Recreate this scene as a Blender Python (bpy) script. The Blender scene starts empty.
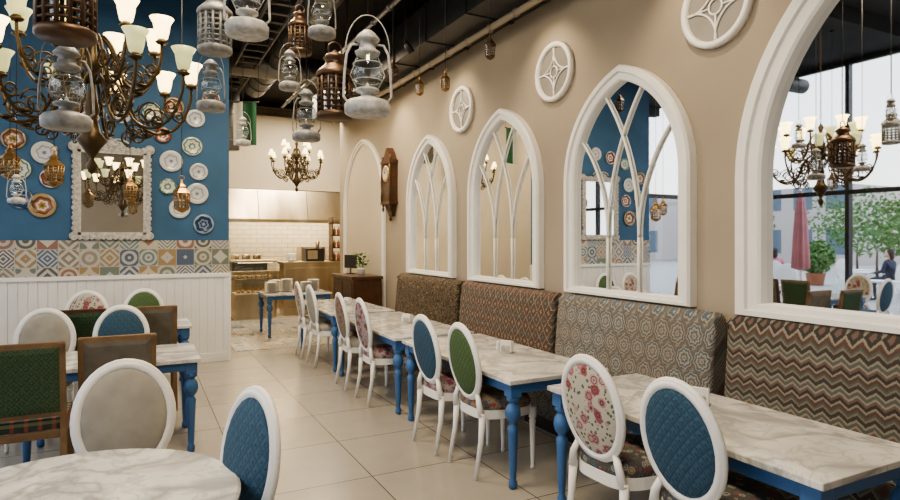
import bpy, bmesh, math, random
from mathutils import Vector, Matrix
random.seed(7)
pi=math.pi
# ============================================================ node DSL
class E:
    def __init__(s,nt,o): s.nt=nt; s.o=o
    def _m(s,op,b=None,c=None):
        n=s.nt.nodes.new('ShaderNodeMath'); n.operation=op
        for i,v in enumerate((s,b,c)):
            if v is None: continue
            if isinstance(v,E): s.nt.links.new(v.o,n.inputs[i])
            else: n.inputs[i].default_value=v
        return E(s.nt,n.outputs[0])
    def __add__(s,b): return s._m('ADD',b)
    def __sub__(s,b): return s._m('SUBTRACT',b)
    def __mul__(s,b): return s._m('MULTIPLY',b)
    def __truediv__(s,b): return s._m('DIVIDE',b)
    def floor(s): return s._m('FLOOR')
    def fract(s): return s._m('FRACT')
    def abs(s): return s._m('ABSOLUTE')
    def sin(s): return s._m('SINE')
    def sqrt(s): return s._m('SQRT')
    def gt(s,b): return s._m('GREATER_THAN',b)
    def lt(s,b): return s._m('LESS_THAN',b)
    def mx(s,b): return s._m('MAXIMUM',b)
    def mn(s,b): return s._m('MINIMUM',b)
    def atan2(s,b): return s._m('ARCTAN2',b)
def newmat(name,col=(.8,.8,.8),rough=.5,metal=0,spec=None,emit=None,es=0,alpha=None,trans=None):
    m=bpy.data.materials.new(name); m.use_nodes=True
    nt=m.node_tree; b=nt.nodes['Principled BSDF']
    b.inputs['Base Color'].default_value=(*col,1); b.inputs['Roughness'].default_value=rough
    b.inputs['Metallic'].default_value=metal
    if emit: b.inputs['Emission Color'].default_value=(*emit,1); b.inputs['Emission Strength'].default_value=es
    if trans is not None: b.inputs['Transmission Weight'].default_value=trans
    return m
def B(m): return m.node_tree.nodes['Principled BSDF']
def coords(nt,kind='Object'):
    t=nt.nodes.new('ShaderNodeTexCoord'); s=nt.nodes.new('ShaderNodeSeparateXYZ')
    nt.links.new(t.outputs[kind],s.inputs[0])
    return t.outputs[kind],E(nt,s.outputs[0]),E(nt,s.outputs[1]),E(nt,s.outputs[2])
def comb(nt,x,y,z=0):
    n=nt.nodes.new('ShaderNodeCombineXYZ')
    for i,v in enumerate((x,y,z)):
        if isinstance(v,E): nt.links.new(v.o,n.inputs[i])
        else: n.inputs[i].default_value=v
    return n.outputs[0]
def wnoise(nt,vec):
    n=nt.nodes.new('ShaderNodeTexWhiteNoise'); n.noise_dimensions='3D'; nt.links.new(vec,n.inputs['Vector']); return E(nt,n.outputs['Value'])
def noise(nt,vec,scale,detail=3,dist=0):
    n=nt.nodes.new('ShaderNodeTexNoise'); nt.links.new(vec,n.inputs['Vector'])
    n.inputs['Scale'].default_value=scale; n.inputs['Detail'].default_value=detail; n.inputs['Distortion'].default_value=dist
    return E(nt,n.outputs[0])
def voro(nt,vec,scale,out='Distance',feature='F1'):
    n=nt.nodes.new('ShaderNodeTexVoronoi'); n.feature=feature; nt.links.new(vec,n.inputs['Vector']); n.inputs['Scale'].default_value=scale
    return n.outputs[out]
def ramp(nt,fac,stops,const=False):
    n=nt.nodes.new('ShaderNodeValToRGB'); nt.links.new(fac.o,n.inputs[0])
    cr=n.color_ramp; cr.interpolation='CONSTANT' if const else 'LINEAR'
    while len(cr.elements)<len(stops): cr.elements.new(1)
    for e,(p,c) in zip(cr.elements,stops): e.position=p; e.color=(*c,1)
    return n.outputs[0]
def palette(nt,fac,cols): return ramp(nt,fac,[(i/len(cols),c) for i,c in enumerate(cols)],True)
def dk(stops,k=.6,sat=.8):
    out=[]
    for p,c in stops:
        g=sum(c)/3; out.append((p,tuple((g+(v-g)*sat)*k for v in c)))
    return out
def mix(nt,fac,a,b):
    n=nt.nodes.new('ShaderNodeMix'); n.data_type='RGBA'
    for v,i in ((fac,0),(a,6),(b,7)):
        if isinstance(v,E): nt.links.new(v.o,n.inputs[i])
        elif isinstance(v,tuple): n.inputs[i].default_value=(*v,1)
        elif isinstance(v,(int,float)): n.inputs[i].default_value=v
        else: nt.links.new(v,n.inputs[i])
    return n.outputs[2]
def setc(m,sock): m.node_tree.links.new(sock,B(m).inputs['Base Color'])
def bump(m,h,strength=.3,dist=.01):
    nt=m.node_tree; n=nt.nodes.new('ShaderNodeBump'); n.inputs['Strength'].default_value=strength; n.inputs['Distance'].default_value=dist
    nt.links.new(h.o,n.inputs['Height']); nt.links.new(n.outputs[0],B(m).inputs['Normal'])
# ============================================================ materials
def noisy(name,col,rough=.7,scale=3,amt=.12,bm=0):
    m=newmat(name,col,rough); nt=m.node_tree; v,x,y,z=coords(nt)
    n=noise(nt,v,scale,4)
    c2=tuple(c*(1-amt) for c in col); c1=tuple(min(1,c*(1+amt)) for c in col)
    setc(m,ramp(nt,n,[(.3,c2),(.7,c1)]))
    if bm: bump(m,noise(nt,v,scale*30,3),bm,.004)
    return m
M={}
M['wall']=noisy('beige_plaster',(.345,.292,.222),.8,1.2,.06,.1)
M['cream']=noisy('cream_plaster',(.54,.48,.38),.8,1.5,.05)
M['medallion']=noisy('grey_medallion_panel',(.24,.225,.20),.4,5,.08)
M['blue']=noisy('blue_wall_paint',(.042,.115,.215),.7,2,.12,.1)
M['white']=noisy('white_paint',(.79,.78,.75),.4,6,.03)
M['ceil']=noisy('dark_ceiling',(.025,.024,.024),.8,2,.2)
M['duct']=noisy('dark_duct',(.045,.045,.046),.45,5,.2)
M['galv']=newmat('galvanised_steel',(.22,.22,.22),.45,.8)
m=newmat('stainless_steel',(.5,.42,.30),.3,1); nt=m.node_tree; v,x,y,z=coords(nt)
setc(m,ramp(nt,noise(nt,comb(nt,x*1,y*1,z*.2),2.2,2),[(.3,(.42,.34,.22)),(.7,(.76,.68,.54))])); M['steel']=m
M['mirror']=newmat('mirror_glass',(.87,.88,.88),.015,1)
M['iron']=newmat('wrought_iron',(.085,.06,.033),.4,.8)
M['bluepaint']=noisy('blue_lacquer',(.05,.135,.31),.35,8,.08)
M['brass']=newmat('aged_brass',(.34,.21,.09),.38,.9)
M['bronze']=newmat('dark_bronze',(.12,.075,.05),.42,.8)
M['lanternwhite']=noisy('chipped_white_metal',(.50,.495,.48),.45,30,.35)
M['lanterngrey']=noisy('grey_metal',(.27,.27,.265),.4,25,.35)
M['silver']=noisy('antique_silver',(.48,.46,.42),.45,25,.3)
M['wood']=noisy('dark_brown_wood',(.075,.035,.017),.4,9,.3)
M['lightwood']=noisy('oak_wood',(.17,.105,.055),.45,9,.25)
M['dark']=noisy('black_metal',(.02,.02,.022),.4,5,.1)
M['gold']=newmat('gold',(.7,.45,.15),.3,1)
M['leaf']=noisy('leaves',(.10,.20,.05),.6,6,.5)
M['pink']=noisy('pink_canvas',(.50,.20,.22),.8,6,.1)
M['skin']=newmat('skin',(.6,.38,.28),.5)
M['hair']=newmat('hair',(.03,.02,.015),.6)
M['cloth1']=newmat('cloth_dark',(.05,.05,.08),.8)
M['cloth2']=newmat('cloth_pink',(.6,.2,.25),.8)
M['terracotta']=noisy('terracotta',(.4,.16,.08),.7,5,.1)
M['glow']=newmat('warm_glow',(1,.8,.5),.5,emit=(1,.72,.38),es=5)
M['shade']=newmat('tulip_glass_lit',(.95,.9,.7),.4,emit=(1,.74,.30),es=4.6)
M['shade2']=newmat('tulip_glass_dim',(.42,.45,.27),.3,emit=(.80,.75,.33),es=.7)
M['food']=noisy('pastry',(.6,.35,.15),.7,20,.4)
def glassmat(name,gl=.12,tint=(1,1,1)):
    m=bpy.data.materials.new(name); m.use_nodes=True; nt=m.node_tree; nt.nodes.clear()
    o=nt.nodes.new('ShaderNodeOutputMaterial'); t=nt.nodes.new('ShaderNodeBsdfTransparent'); g=nt.nodes.new('ShaderNodeBsdfGlossy')
    t.inputs[0].default_value=(*tint,1); g.inputs['Roughness'].default_value=.03
    mx=nt.nodes.new('ShaderNodeMixShader'); mx.inputs[0].default_value=gl
    nt.links.new(t.outputs[0],mx.inputs[1]); nt.links.new(g.outputs[0],mx.inputs[2]); nt.links.new(mx.outputs[0],o.inputs[0]); return m
M['pane']=glassmat('window_pane',.05)
M['globe']=glassmat('lantern_globe',.16,(.9,.93,.92))
# marble
m=newmat('white_marble',(.8,.8,.8),.12); nt=m.node_tree; v,x,y,z=coords(nt)
n1=noise(nt,v,2.2,7,1.0); vein=(n1-.5).abs()*14
n2=noise(nt,v,5.5,6,1.0); vein2=(n2-.5).abs()*14
vv=vein.mn(1).mn((vein2+.45).mn(1))
cl=noise(nt,v,3.0,3)
basec=ramp(nt,cl,[(.35,(.56,.55,.525)),(.65,(.72,.71,.68))])
setc(m,mix(nt,(vv*-1+1)*.75,basec,(.27,.26,.25))); M['marble']=m
# floor
m=newmat('floor_tiles',(.5,.47,.42),.24); nt=m.node_tree; v,x,y,z=coords(nt)
T=.8
fa=((x+.18)/T).fract()-.5; fb=((y+.1)/T).fract()-.5
g=fa.abs().mx(fb.abs()).gt(.4945)
r=wnoise(nt,comb(nt,((x+.18)/T).floor(),((y+.1)/T).floor()))
n=noise(nt,v,5,5)
base=ramp(nt,n*.6+r*.4,[(.2,(.315,.285,.24)),(.8,(.385,.355,.305))])
setc(m,mix(nt,g,base,(.09,.08,.07))); M['floor']=m
# patchwork cement tiles
def patch(name,ax,s,rough=.35,k=.8):
    m=newmat(name,rough=rough); nt=m.node_tree; v,x,y,z=coords(nt)
    a,b={'xz':(x,z),'xy':(x,y)}[ax]; a=a/s; b=b/s
    ca=a.floor(); cb=b.floor(); fa=(a.fract()-.5).abs(); fb=(b.fract()-.5).abs()
    r1=wnoise(nt,comb(nt,ca,cb,1.)); r2=wnoise(nt,comb(nt,ca,cb,5.)); r3=wnoise(nt,comb(nt,ca,cb,9.))
    circ=(fa*fa+fb*fb).sqrt(); dia=fa+fb; corner=((fa-.5)*(fa-.5)+(fb-.5)*(fb-.5)).sqrt(); prod=fa*fb*4
    s1=r3.lt(.3); s2=r3.gt(.65)
    mo=circ*s1+dia*s2+(corner+prod*.5)*(s1+s2-1).abs()
    st=(mo*(r2*16+14)+r1*6).sin().gt(0)
    D=lambda L:[c for _,c in dk([(0,c) for c in L],k,.8)]
    c1=palette(nt,r1,D([(.30,.25,.18),(.10,.15,.24),(.42,.28,.12),(.12,.13,.14),(.36,.17,.11),(.2,.25,.2),(.36,.30,.22)]))
    c2=palette(nt,r2,D([(.62,.58,.5),(.55,.52,.46),(.60,.54,.40),(.5,.54,.56),(.66,.62,.55)]))
    c=mix(nt,st,c1,c2); gg=fa.mx(fb).gt(.48)
    setc(m,mix(nt,gg,c,(.42,.39,.34))); return m
M['patch']=patch('patchwork_tile_band','xz',.215)
M['patchfloor']=patch('patchwork_floor_tile','xy',.25)
# subway tile
m=newmat('subway_tiles',(.7,.68,.63),.25); nt=m.node_tree; v,x,y,z=coords(nt)
bk=nt.nodes.new('ShaderNodeTexBrick'); nt.links.new(comb(nt,x,z),bk.inputs['Vector']); bk.inputs['Scale'].default_value=1
bk.inputs['Brick Width'].default_value=.3; bk.inputs['Row Height'].default_value=.11; bk.inputs['Mortar Size'].default_value=.006
bk.inputs['Color1'].default_value=(.48,.45,.39,1); bk.inputs['Color2'].default_value=(.43,.40,.35,1); bk.inputs['Mortar'].default_value=(.25,.23,.2,1)
setc(m,bk.outputs[0]); M['subway']=m
# terrace / buildings
m=newmat('terrace_paving',rough=.7); nt=m.node_tree; v,x,y,z=coords(nt)
g=((x/.6).fract()-.5).abs().mx(((y/.6).fract()-.5).abs()).gt(.485)
setc(m,mix(nt,g,(.42,.39,.35),(.25,.24,.22))); M['terrace']=m
m=newmat('building_facade',rough=.6); nt=m.node_tree; v,x,y,z=coords(nt)
w=((y/2.2).fract()-.5).abs().lt(.3); h=((z/3.0).fract()-.5).abs().lt(.28)
setc(m,mix(nt,w*h,(.42,.38,.36),(.10,.14,.18))); M['building']=m
# fabrics
def quilt(name,c1,c2,s=17):
    m=newmat(name,c1,.75); nt=m.node_tree; v,x,y,z=coords(nt); b=z+y
    p=((x+b)*s).fract()-.5; q=((x-b)*s).fract()-.5
    e=p.abs().mx(q.abs()); dot=(p*p+q*q).sqrt()
    c=mix(nt,e.gt(.43)*.6,c1,c2); c=mix(nt,dot.lt(.12),c,c2)
    c=mix(nt,noise(nt,v,70,3).gt(.56)*.35,c,c2); setc(m,c); bump(m,(e*-1),.5,.01); return m
M['fblue']=quilt('quilted_blue',(.032,.085,.135),(.013,.04,.075),20)
M['fgreen']=quilt('quilted_green',(.045,.095,.03),(.11,.15,.07),24)
M['fdkgreen']=quilt('quilted_dark_green',(.028,.065,.030),(.075,.11,.055),20)
def floral(name,base,cols,scale=14,th=.36):
    m=newmat(name,base,.8); nt=m.node_tree; v,x,y,z=coords(nt)
    n=nt.nodes.new('ShaderNodeTexVoronoi'); nt.links.new(v,n.inputs['Vector']); n.inputs['Scale'].default_value=scale
    d=E(nt,n.outputs['Distance']); sp=nt.nodes.new('ShaderNodeSeparateColor'); nt.links.new(n.outputs['Color'],sp.inputs[0])
    r=E(nt,sp.outputs[0]); pc=palette(nt,r,cols)
    d2=E(nt,voro(nt,v,scale*2.6)); c=mix(nt,d2.lt(.33),base,(.09,.13,.07))
    c=mix(nt,(d+noise(nt,v,60,2)*.3-.15).lt(th),c,pc); c=mix(nt,((d*30).sin().gt(.6))*d.lt(th),c,tuple(k*.45 for k in cols[0])); setc(m,c); return m
M['ffloral']=floral('rose_floral',(.46,.42,.35),[(.30,.09,.10),(.38,.19,.19),(.42,.28,.25)],14,.42)
M['fdamask']=floral('damask_red',(.24,.18,.14),[(.25,.05,.05),(.08,.12,.15),(.32,.2,.1)],20,.42)
M['fmulti']=floral('multicolour_seat',(.08,.07,.07),[(.22,.07,.07),(.28,.22,.14),(.07,.13,.16),(.25,.25,.22)],24,.45)
M['fpurple']=floral('magenta_floral',(.34,.25,.25),[(.25,.05,.10),(.2,.06,.13),(.1,.13,.07)],18,.45)
M['fgrey']=noisy('grey_linen',(.33,.31,.27),.9,12,.1,.2)
M['ftaupe']=noisy('taupe_linen',(.135,.12,.10),.9,14,.15,.2)
M['fbeige']=noisy('beige_linen',(.42,.36,.28),.9,12,.1,.2)
m=newmat('tartan',rough=.85); nt=m.node_tree; v,x,y,z=coords(nt); b=z+y
l1=((x*14).fract()).lt(.3); l2=((b*14).fract()).lt(.3)
c=mix(nt,l1,(.03,.05,.04),(.22,.06,.05)); c=mix(nt,l2*.5,c,(.35,.32,.17)); setc(m,c); M['ftartan']=m
# banquette fabrics
def bcoord(nt): v,x,y,z=coords(nt); return v,x,y,(z-x)
m=newmat('chevron_kilim',rough=.9); nt=m.node_tree; v,x,y,s=bcoord(nt)
tri=((y*11).fract()-.5).abs()*.062; f=((s+tri+(noise(nt,v,90,2)-.5)*.012)/.15).fract()
setc(m,ramp(nt,f,dk([(0,(.15,.07,.05)),(.12,(.34,.29,.20)),(.2,(.06,.05,.045)),(.32,(.22,.12,.09)),(.42,(.36,.31,.22)),(.5,(.13,.15,.12)),(.62,(.34,.30,.21)),(.7,(.08,.06,.05)),(.84,(.25,.22,.15)),(.92,(.12,.14,.11))],.66,.72),True)); bump(m,noise(nt,v,200,2),.2,.003); M['bchev']=m
m=newmat('rosette_mosaic',rough=.9); nt=m.node_tree; v,x,y,s=bcoord(nt); S=.15
a=y/S; b=s/S; row=b.floor(); a=a+(row*.5)
fa=a.fract()-.5; fb=b.fract()-.5; rr=(fa*fa+fb*fb).sqrt(); an=fb.atan2(fa)
rk=wnoise(nt,comb(nt,a.floor(),row,3.)); pet=(an*8).sin()*.03
f=(rr+pet+(noise(nt,v,110,2)-.5)*.12)
c=ramp(nt,f,dk([(0,(.36,.18,.11)),(.06,(.50,.46,.36)),(.12,(.09,.14,.20)),(.19,(.36,.30,.19)),(.26,(.48,.45,.37)),(.31,(.11,.17,.22)),(.40,(.42,.38,.30)),(.46,(.22,.14,.10)),(.52,(.17,.20,.20)),(.62,(.36,.33,.25))],.68,.75),True)
c2=mix(nt,rk.gt(.5)*.2,c,(.18,.12,.07)); setc(m,c2); M['bmos']=m
m=newmat('ikat_red',rough=.9); nt=m.node_tree; v,x,y,s=bcoord(nt); S=.12
fa=((y/S).fract()-.5).abs(); fb=((s/S/1.2).fract()-.5).abs(); n=noise(nt,v,60,3)
f=fa+fb+(n-.5)*.4
setc(m,ramp(nt,f,dk([(0,(.38,.30,.14)),(.16,(.22,.07,.05)),(.36,(.07,.11,.07)),(.48,(.38,.33,.22)),(.56,(.22,.08,.06)),(.74,(.06,.12,.11)),(.88,(.3,.21,.10))],.66,.75),True)); M['bikat']=m
m=newmat('brown_scroll',rough=.9); nt=m.node_tree; v,x,y,s=bcoord(nt)
n=noise(nt,v,13,2,1.5); f=(n*34).sin()
setc(m,ramp(nt,f*.5+.5,[(0,(.045,.03,.022)),(.55,(.07,.045,.03)),(.78,(.18,.14,.08))],True)); M['bscroll']=m
# plates
def plate_mat(name,cols,petal=6):
    m=newmat(name,rough=.2); nt=m.node_tree; v,x,y,z=coords(nt)
    rr=(x*x+z*z).sqrt()*8; an=z.atan2(x); f=rr+(an*petal).sin()*.05
    setc(m,ramp(nt,f,[(i/len(cols),c) for i,c in enumerate(cols)],True)); return m
W=(.58,.57,.52)
PL=[plate_mat('plate_white',[(.15,.2,.35),W,W,(.3,.35,.45),W,W]),
    plate_mat('plate_red',[(.5,.42,.25),(.28,.05,.03),W,(.28,.05,.03),(.12,.05,.03),W]),
    plate_mat('plate_ochre',[(.1,.12,.05),(.42,.25,.07),W,(.32,.11,.05),(.1,.06,.04),(.38,.27,.13)]),
    plate_mat('plate_green',[W,(.08,.2,.12),W,W,(.1,.22,.12),W],8),
    plate_mat('plate_navy',[(.3,.35,.4),(.02,.05,.12),(.2,.25,.35),(.02,.05,.12),(.02,.05,.12),(.3,.35,.4)])]
# ============================================================ mesh builder
class MB:
    def __init__(s): s.v=[];s.f=[];s.m=[];s.s=[];s.mats=[];s.T=Matrix.Identity(4)
    def mi(s,mat):
        mat=M[mat] if isinstance(mat,str) else mat
        if mat not in s.mats: s.mats.append(mat)
        return s.mats.index(mat)
    def add(s,vs,fs,mat,smooth=False):
        o=len(s.v); s.v+=[tuple(s.T@Vector(p)) for p in vs]; k=s.mi(mat)
        for f in fs: s.f.append([o+i for i in f]); s.m.append(k); s.s.append(smooth)
    def box(s,lo,hi,mat):
        x0,y0,z0=lo;x1,y1,z1=hi
        s.add([(x0,y0,z0),(x1,y0,z0),(x1,y1,z0),(x0,y1,z0),(x0,y0,z1),(x1,y0,z1),(x1,y1,z1),(x0,y1,z1)],
              [(0,3,2,1),(4,5,6,7),(0,1,5,4),(1,2,6,5),(2,3,7,6),(3,0,4,7)],mat)
    def obox(s,a,b,w,d,mat):
        a=Vector(a);b=Vector(b);t=(b-a).normalized()
        u=Vector((1,0,0)) if abs(t.x)<.9 else Vector((0,1,0)); q=t.cross(u).normalized(); u=q.cross(t)
        vs=[]
        for p in (a,b):
            for i,j in ((-1,-1),(1,-1),(1,1),(-1,1)): vs.append(tuple(p+u*w/2*i+q*d/2*j))
        s.add(vs,[(0,1,2,3),(7,6,5,4),(0,4,5,1),(1,5,6,2),(2,6,7,3),(3,7,4,0)],mat)
    def lathe(s,prof,mat,c=(0,0,0),seg=16,smooth=True,axis='z',pleat=0,np=0):
        vs=[];fs=[]
        for r,z in prof:
            for i in range(seg):
                a=2*pi*i/seg; k=r*(1+pleat*math.cos(np*a)) if np else r
                p=(k*math.cos(a),k*math.sin(a),z)
                if axis=='y': p=(p[0],p[2],p[1])
                if axis=='x': p=(p[2],p[0],p[1])
                vs.append((p[0]+c[0],p[1]+c[1],p[2]+c[2]))
        n=len(prof)
        for j in range(n-1):
            for i in range(seg):
                a=j*seg+i;b=j*seg+(i+1)%seg; fs.append((a,b,b+seg,a+seg))
        caps = n>2 and mat!='globe'
        if caps and prof[0][0]>1e-4: fs.append(tuple(range(seg))[::-1])
        if caps and prof[-1][0]>1e-4: fs.append(tuple(range((n-1)*seg,n*seg)))
        s.add(vs,fs,mat,smooth)
    def disc(s,r,xx,mat,c=(0,0,0),seg=32):
        s.add([(c[0]+xx,c[1]+r*math.cos(2*pi*i/seg),c[2]+r*math.sin(2*pi*i/seg)) for i in range(seg)],[tuple(range(seg))],mat,False)
    def tube(s,pts,r,mat,seg=8,closed=False):
        pts=[Vector(p) for p in pts]; n=len(pts); vs=[];fs=[]; up=None
        for i,p in enumerate(pts):
            if closed: t=pts[(i+1)%n]-pts[i-1]
            else: t=pts[min(i+1,n-1)]-pts[max(i-1,0)]
            t.normalize()
            if up is None:
                up=Vector((0,0,1)) if abs(t.z)<.9 else Vector((1,0,0))
            u=(up-t*up.dot(t))
            if u.length<1e-4: u=t.orthogonal()
            u.normalize(); up=u; w=t.cross(u)
            rr=r[i] if isinstance(r,(list,tuple)) else r
            for k in range(seg):
                a=2*pi*k/seg; vs.append(tuple(p+u*rr*math.cos(a)+w*rr*math.sin(a)))
        for i in range(n if closed else n-1):
            for k in range(seg):
                a=i*seg+k;b=i*seg+(k+1)%seg;j=((i+1)%n)*seg; fs.append((a,b,j+(k+1)%seg,j+k))
        if not closed: fs+= [tuple(range(seg))[::-1],tuple(range((n-1)*seg,n*seg))]
        s.add(vs,fs,mat,True)
    def ell(s,c,r,mat,seg=18,rings=10,R=None):
        vs=[];fs=[]; R=R or Matrix.Identity(3); c=Vector(c)
        for j in range(rings+1):
            t=pi*j/rings
            for i in range(seg):
                a=2*pi*i/seg; p=Vector((r[0]*math.sin(t)*math.cos(a),r[1]*math.sin(t)*math.sin(a),r[2]*math.cos(t)))
                vs.append(tuple(c+R@p))
        for j in range(rings):
            for i in range(seg):
                a=j*seg+i;b=j*seg+(i+1)%seg; fs.append((a,a+seg,b+seg,b))
        s.add(vs,fs,mat,True)
    def prism(s,poly,z0,z1,mat,smooth=False,top=True):
        n=len(poly); vs=[(x,y,z0) for x,y in poly]+[(x,y,z1) for x,y in poly]
        fs=[(i,(i+1)%n,(i+1)%n+n,i+n) for i in range(n)]+[tuple(range(n))[::-1],tuple(range(n,2*n))]
        s.add(vs,fs,mat,smooth)
    def build(s,name,loc=(0,0,0),rz=0,bevel=0,scale=1,seg=2,sharp=False):
        me=bpy.data.meshes.new(name); me.from_pydata(s.v,[],s.f)
        for mm in s.mats: me.materials.append(mm)
        for p,k,sm in zip(me.polygons,s.m,s.s): p.material_index=k; p.use_smooth=sm
        bm=bmesh.new(); bm.from_mesh(me); bmesh.ops.remove_doubles(bm,verts=bm.verts,dist=1e-5); bmesh.ops.recalc_face_normals(bm,faces=bm.faces); bm.to_mesh(me); bm.free()
        return place(me,name,loc,rz,bevel,scale,seg)
def place(me,name,loc,rz=0,bevel=0,scale=1,seg=2):
    o=bpy.data.objects.new(name,me); bpy.context.collection.objects.link(o)
    o.location=loc; o.rotation_euler=(0,0,rz); o.scale=(scale,)*3
    if bevel:
        b=o.modifiers.new('b','BEVEL'); b.width=bevel; b.segments=seg; b.limit_method='ANGLE'; b.angle_limit=math.radians(50)
    return o
def boxobj(name,lo,hi,mat,bevel=0):
    b=MB(); b.box(lo,hi,mat); return b.build(name,bevel=bevel)
# ============================================================ room shell
XW=3.64; H=4.9; YB=8.57
boxobj('floor',(-4.3,-3,-.12),(7.2,15.4,0),'floor')
boxobj('ceiling',(-4.3,-3,H),(7.2,15.4,H+.12),'ceil')
boxobj('wall_right',(XW,-3,0),(XW+.25,11.9,H),'wall')
b=MB(); b.box((-1.55,YB,0),(1.08,YB+.22,H),'blue'); b.build('wall_blue')
boxobj('wall_passage',(.86,YB+.22,0),(1.08,15.2,H),'cream')
boxobj('wall_kitchen_back',(.86,15.2,0),(7.2,15.4,H),'subway')
boxobj('wall_kitchen_upper',(1.08,14.3,2.80),(7.0,14.5,4.5),'cream')
boxobj('wall_kitchen_right',(7.0,11.9,0),(7.2,15.2,H),'cream')
boxobj('wall_kitchen_front',(3.89,11.7,0),(7.2,11.9,H),'cream')
b=MB(); x=-1.55
while x<1.06:
    x1=min(x+.098,1.08); b.box((x+.003,YB-.03,.12),(x1-.003,YB-.005,1.13),'white'); x+=.098
b.box((-1.55,YB-.02,.0),(1.08,YB,1.15),'white'); b.box((-1.55,YB-.045,0),(1.09,YB,.12),'white'); b.box((-1.55,YB-.055,1.13),(1.09,YB,1.18),'white')
b.box((1.05,YB-.05,0),(1.10,YB+.22,1.18),'white')
b.build('trim_wainscot',bevel=.004)
b=MB(); b.box((-1.55,YB-.02,1.18),(1.085,YB,1.615),'patch'); b.build('trim_tile_band')
boxobj('baseboard_right',(XW-.02,-3,0),(XW,9.2,.12),'white')
b=MB(); b.box((1.25,9.15,.0),(3.0,12.6,.006),'patchfloor'); b.build('floor_patchwork_inlay')
# ============================================================ arches
def arch(w,zs,Hh,z0,f,fb,n=16):
    R0=(w*w/4+Hh*Hh)/w; cx=R0-w/2; R=R0-f; zb=z0+fb
    a0=math.acos(-cx/R); P=[(-(w/2-f),zb),(-(w/2-f),(zb+zs)/2)]
    L=[(cx+R*math.cos(pi+(a0-pi)*i/n),zs+R*math.sin(pi+(a0-pi)*i/n)) for i in range(n+1)]
    P+=L+[(-x,z) for x,z in L[::-1][1:]]+[(w/2-f,(zb+zs)/2),(w/2-f,zb)]
    return P,cx,R
def arch_mirror(name,yc,w,zs,Hh,z0,f,depth,mat='mirror',tracery=True,fb=.5):
    b=MB(); layers=[(0,0),(0,depth-.02),(.015,depth),(f*.45,depth),(f*.52,depth-.02),(f*.9,depth-.022),(f,depth-.035),(f,.012)]
    loops=[]
    for off,d in layers:
        P,_,_=arch(w,zs,Hh,z0,off,off*fb); loops.append([(XW-d,yc+x,z) for x,z in P])
    n=len(loops[0])
    for A,Bl in zip(loops[:-1],loops[1:]):
        b.add(A+Bl,[(i,(i+1)%n,(i+1)%n+n,i+n) for i in range(n)],'white')
    P,cx,R=arch(w,zs,Hh,z0,f,f*fb)
    b.add([(XW-.014,yc+x,z) for x,z in P],[tuple(range(len(P)))],mat)
    if tracery:
        a=w/2-f; zb=z0+f*fb; xx=XW-.03
        def inside(x,z):
            if z<=zs: return abs(x)<=a+.005
            return math.hypot(x-cx,z-zs)<=R+.01 and math.hypot(x+cx,z-zs)<=R+.01
        zz=zb+.45; R2=2.1
        for sx in (-1,1):
            x0=sx*a*.30
            b.tube([(xx,yc+x0,zb),(xx,yc+x0,zz)],.012,'white',6)
            for dr in (-1,1):
                pts=[]; rr=R2 if dr==-sx else 1.3
                for i in range(80):
                    t=i*.022; px=x0+dr*(rr-rr*math.cos(t)); pz=zz+rr*math.sin(t)
                    if not inside(px,pz): break
                    pts.append((xx,yc+px,pz))
                if len(pts)>1: b.tube(pts,.0115,'white',6)
    return b.build(name)
arch_mirror('arched_mirror',1.56,2.27,2.02,1.55,1.12,.18,.11,tracery=False)
for yc in (3.81,5.68,7.57): arch_mirror('arched_mirror',yc,1.46,2.15,.94,1.13,.125,.09)
arch_mirror('trim_arch_niche',10.42,2.15,2.25,1.2,.0,.09,.06,'cream',False,.1)
for yc in (2.9,4.76,6.66):
    b=MB()
    b.lathe([(.29,0),(.29,.045),(.27,.055),(.245,.045),(.24,.02),(.24,.0)],'white',seg=32,axis='x')
    b.disc(.241,.018,'medallion')
    b.tube([(.025,.055*math.cos(a*pi/8),.055*math.sin(a*pi/8)) for a in range(16)],.008,'white',6,True)
    for k in range(4):
        a=k*pi/2+pi/4; cy,cz=.30*math.cos(a),.30*math.sin(a); pts=[]
        for i in range(41):
            t=a+pi+(-1.2+2.4*i/40); py,pz=cy+.215*math.cos(t),cz+.215*math.sin(t)
            if math.hypot(py,pz)<.243: pts.append((.025,py,pz))
        b.tube(pts,.008,'white',6)
        a2=a+pi/4; b.tube([(.025,.055*math.cos(a2),.055*math.sin(a2)),(.025,.24*math.cos(a2),.24*math.sin(a2))],.007,'white',6)
    b.v=[(-x,y,z) for x,y,z in b.v]
    b.build('round_wall_medallion',(XW,yc,3.27))
# ============================================================ banquettes
def banquette(y0,y1,mat):
    L=y1-y0; b=MB()
    prof=[(0,.12),(0,.40),(.015,.45),(.05,.475),(.34,.475),(.37,.49),(.385,.53),(.42,.95),(.435,1.03),(.46,1.09),(.50,1.12),(.545,1.115),(.575,1.08),(.585,1.0),(.585,.12)]
    n=len(prof); k=.03
    ys=[(0,k),(k*.3,k*.3),(k,0)]; rings=[]
    for yy,ins in ys+[(L-a,c) for a,c in ys[::-1]]:
        r=[]
        for x,z in prof: r.append((x+(ins if x<.45 else -ins),yy,z-(ins if z>.4 else 0)))
        rings.append(r)
    vs=[p for r in rings for p in r]; fs=[]
    for j in range(len(rings)-1):
        for i in range(n): fs.append((j*n+i,j*n+(i+1)%n,(j+1)*n+(i+1)%n,(j+1)*n+i))
    b.add(vs,fs,mat,True)
    for base in (0,(len(rings)-1)*n):
        b.add([vs[base+i] for i in range(n)],[tuple(range(n))],mat)
    b.box((.03,.05,0),(.55,L-.05,.12),'dark')
    return b.build('banquette_sofa',(XW-.60,y0,0))
banquette(1.0,2.70,'bchev'); banquette(2.80,4.52,'bmos'); banquette(4.58,6.42,'bikat'); banquette(6.50,8.45,'bscroll')
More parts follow.
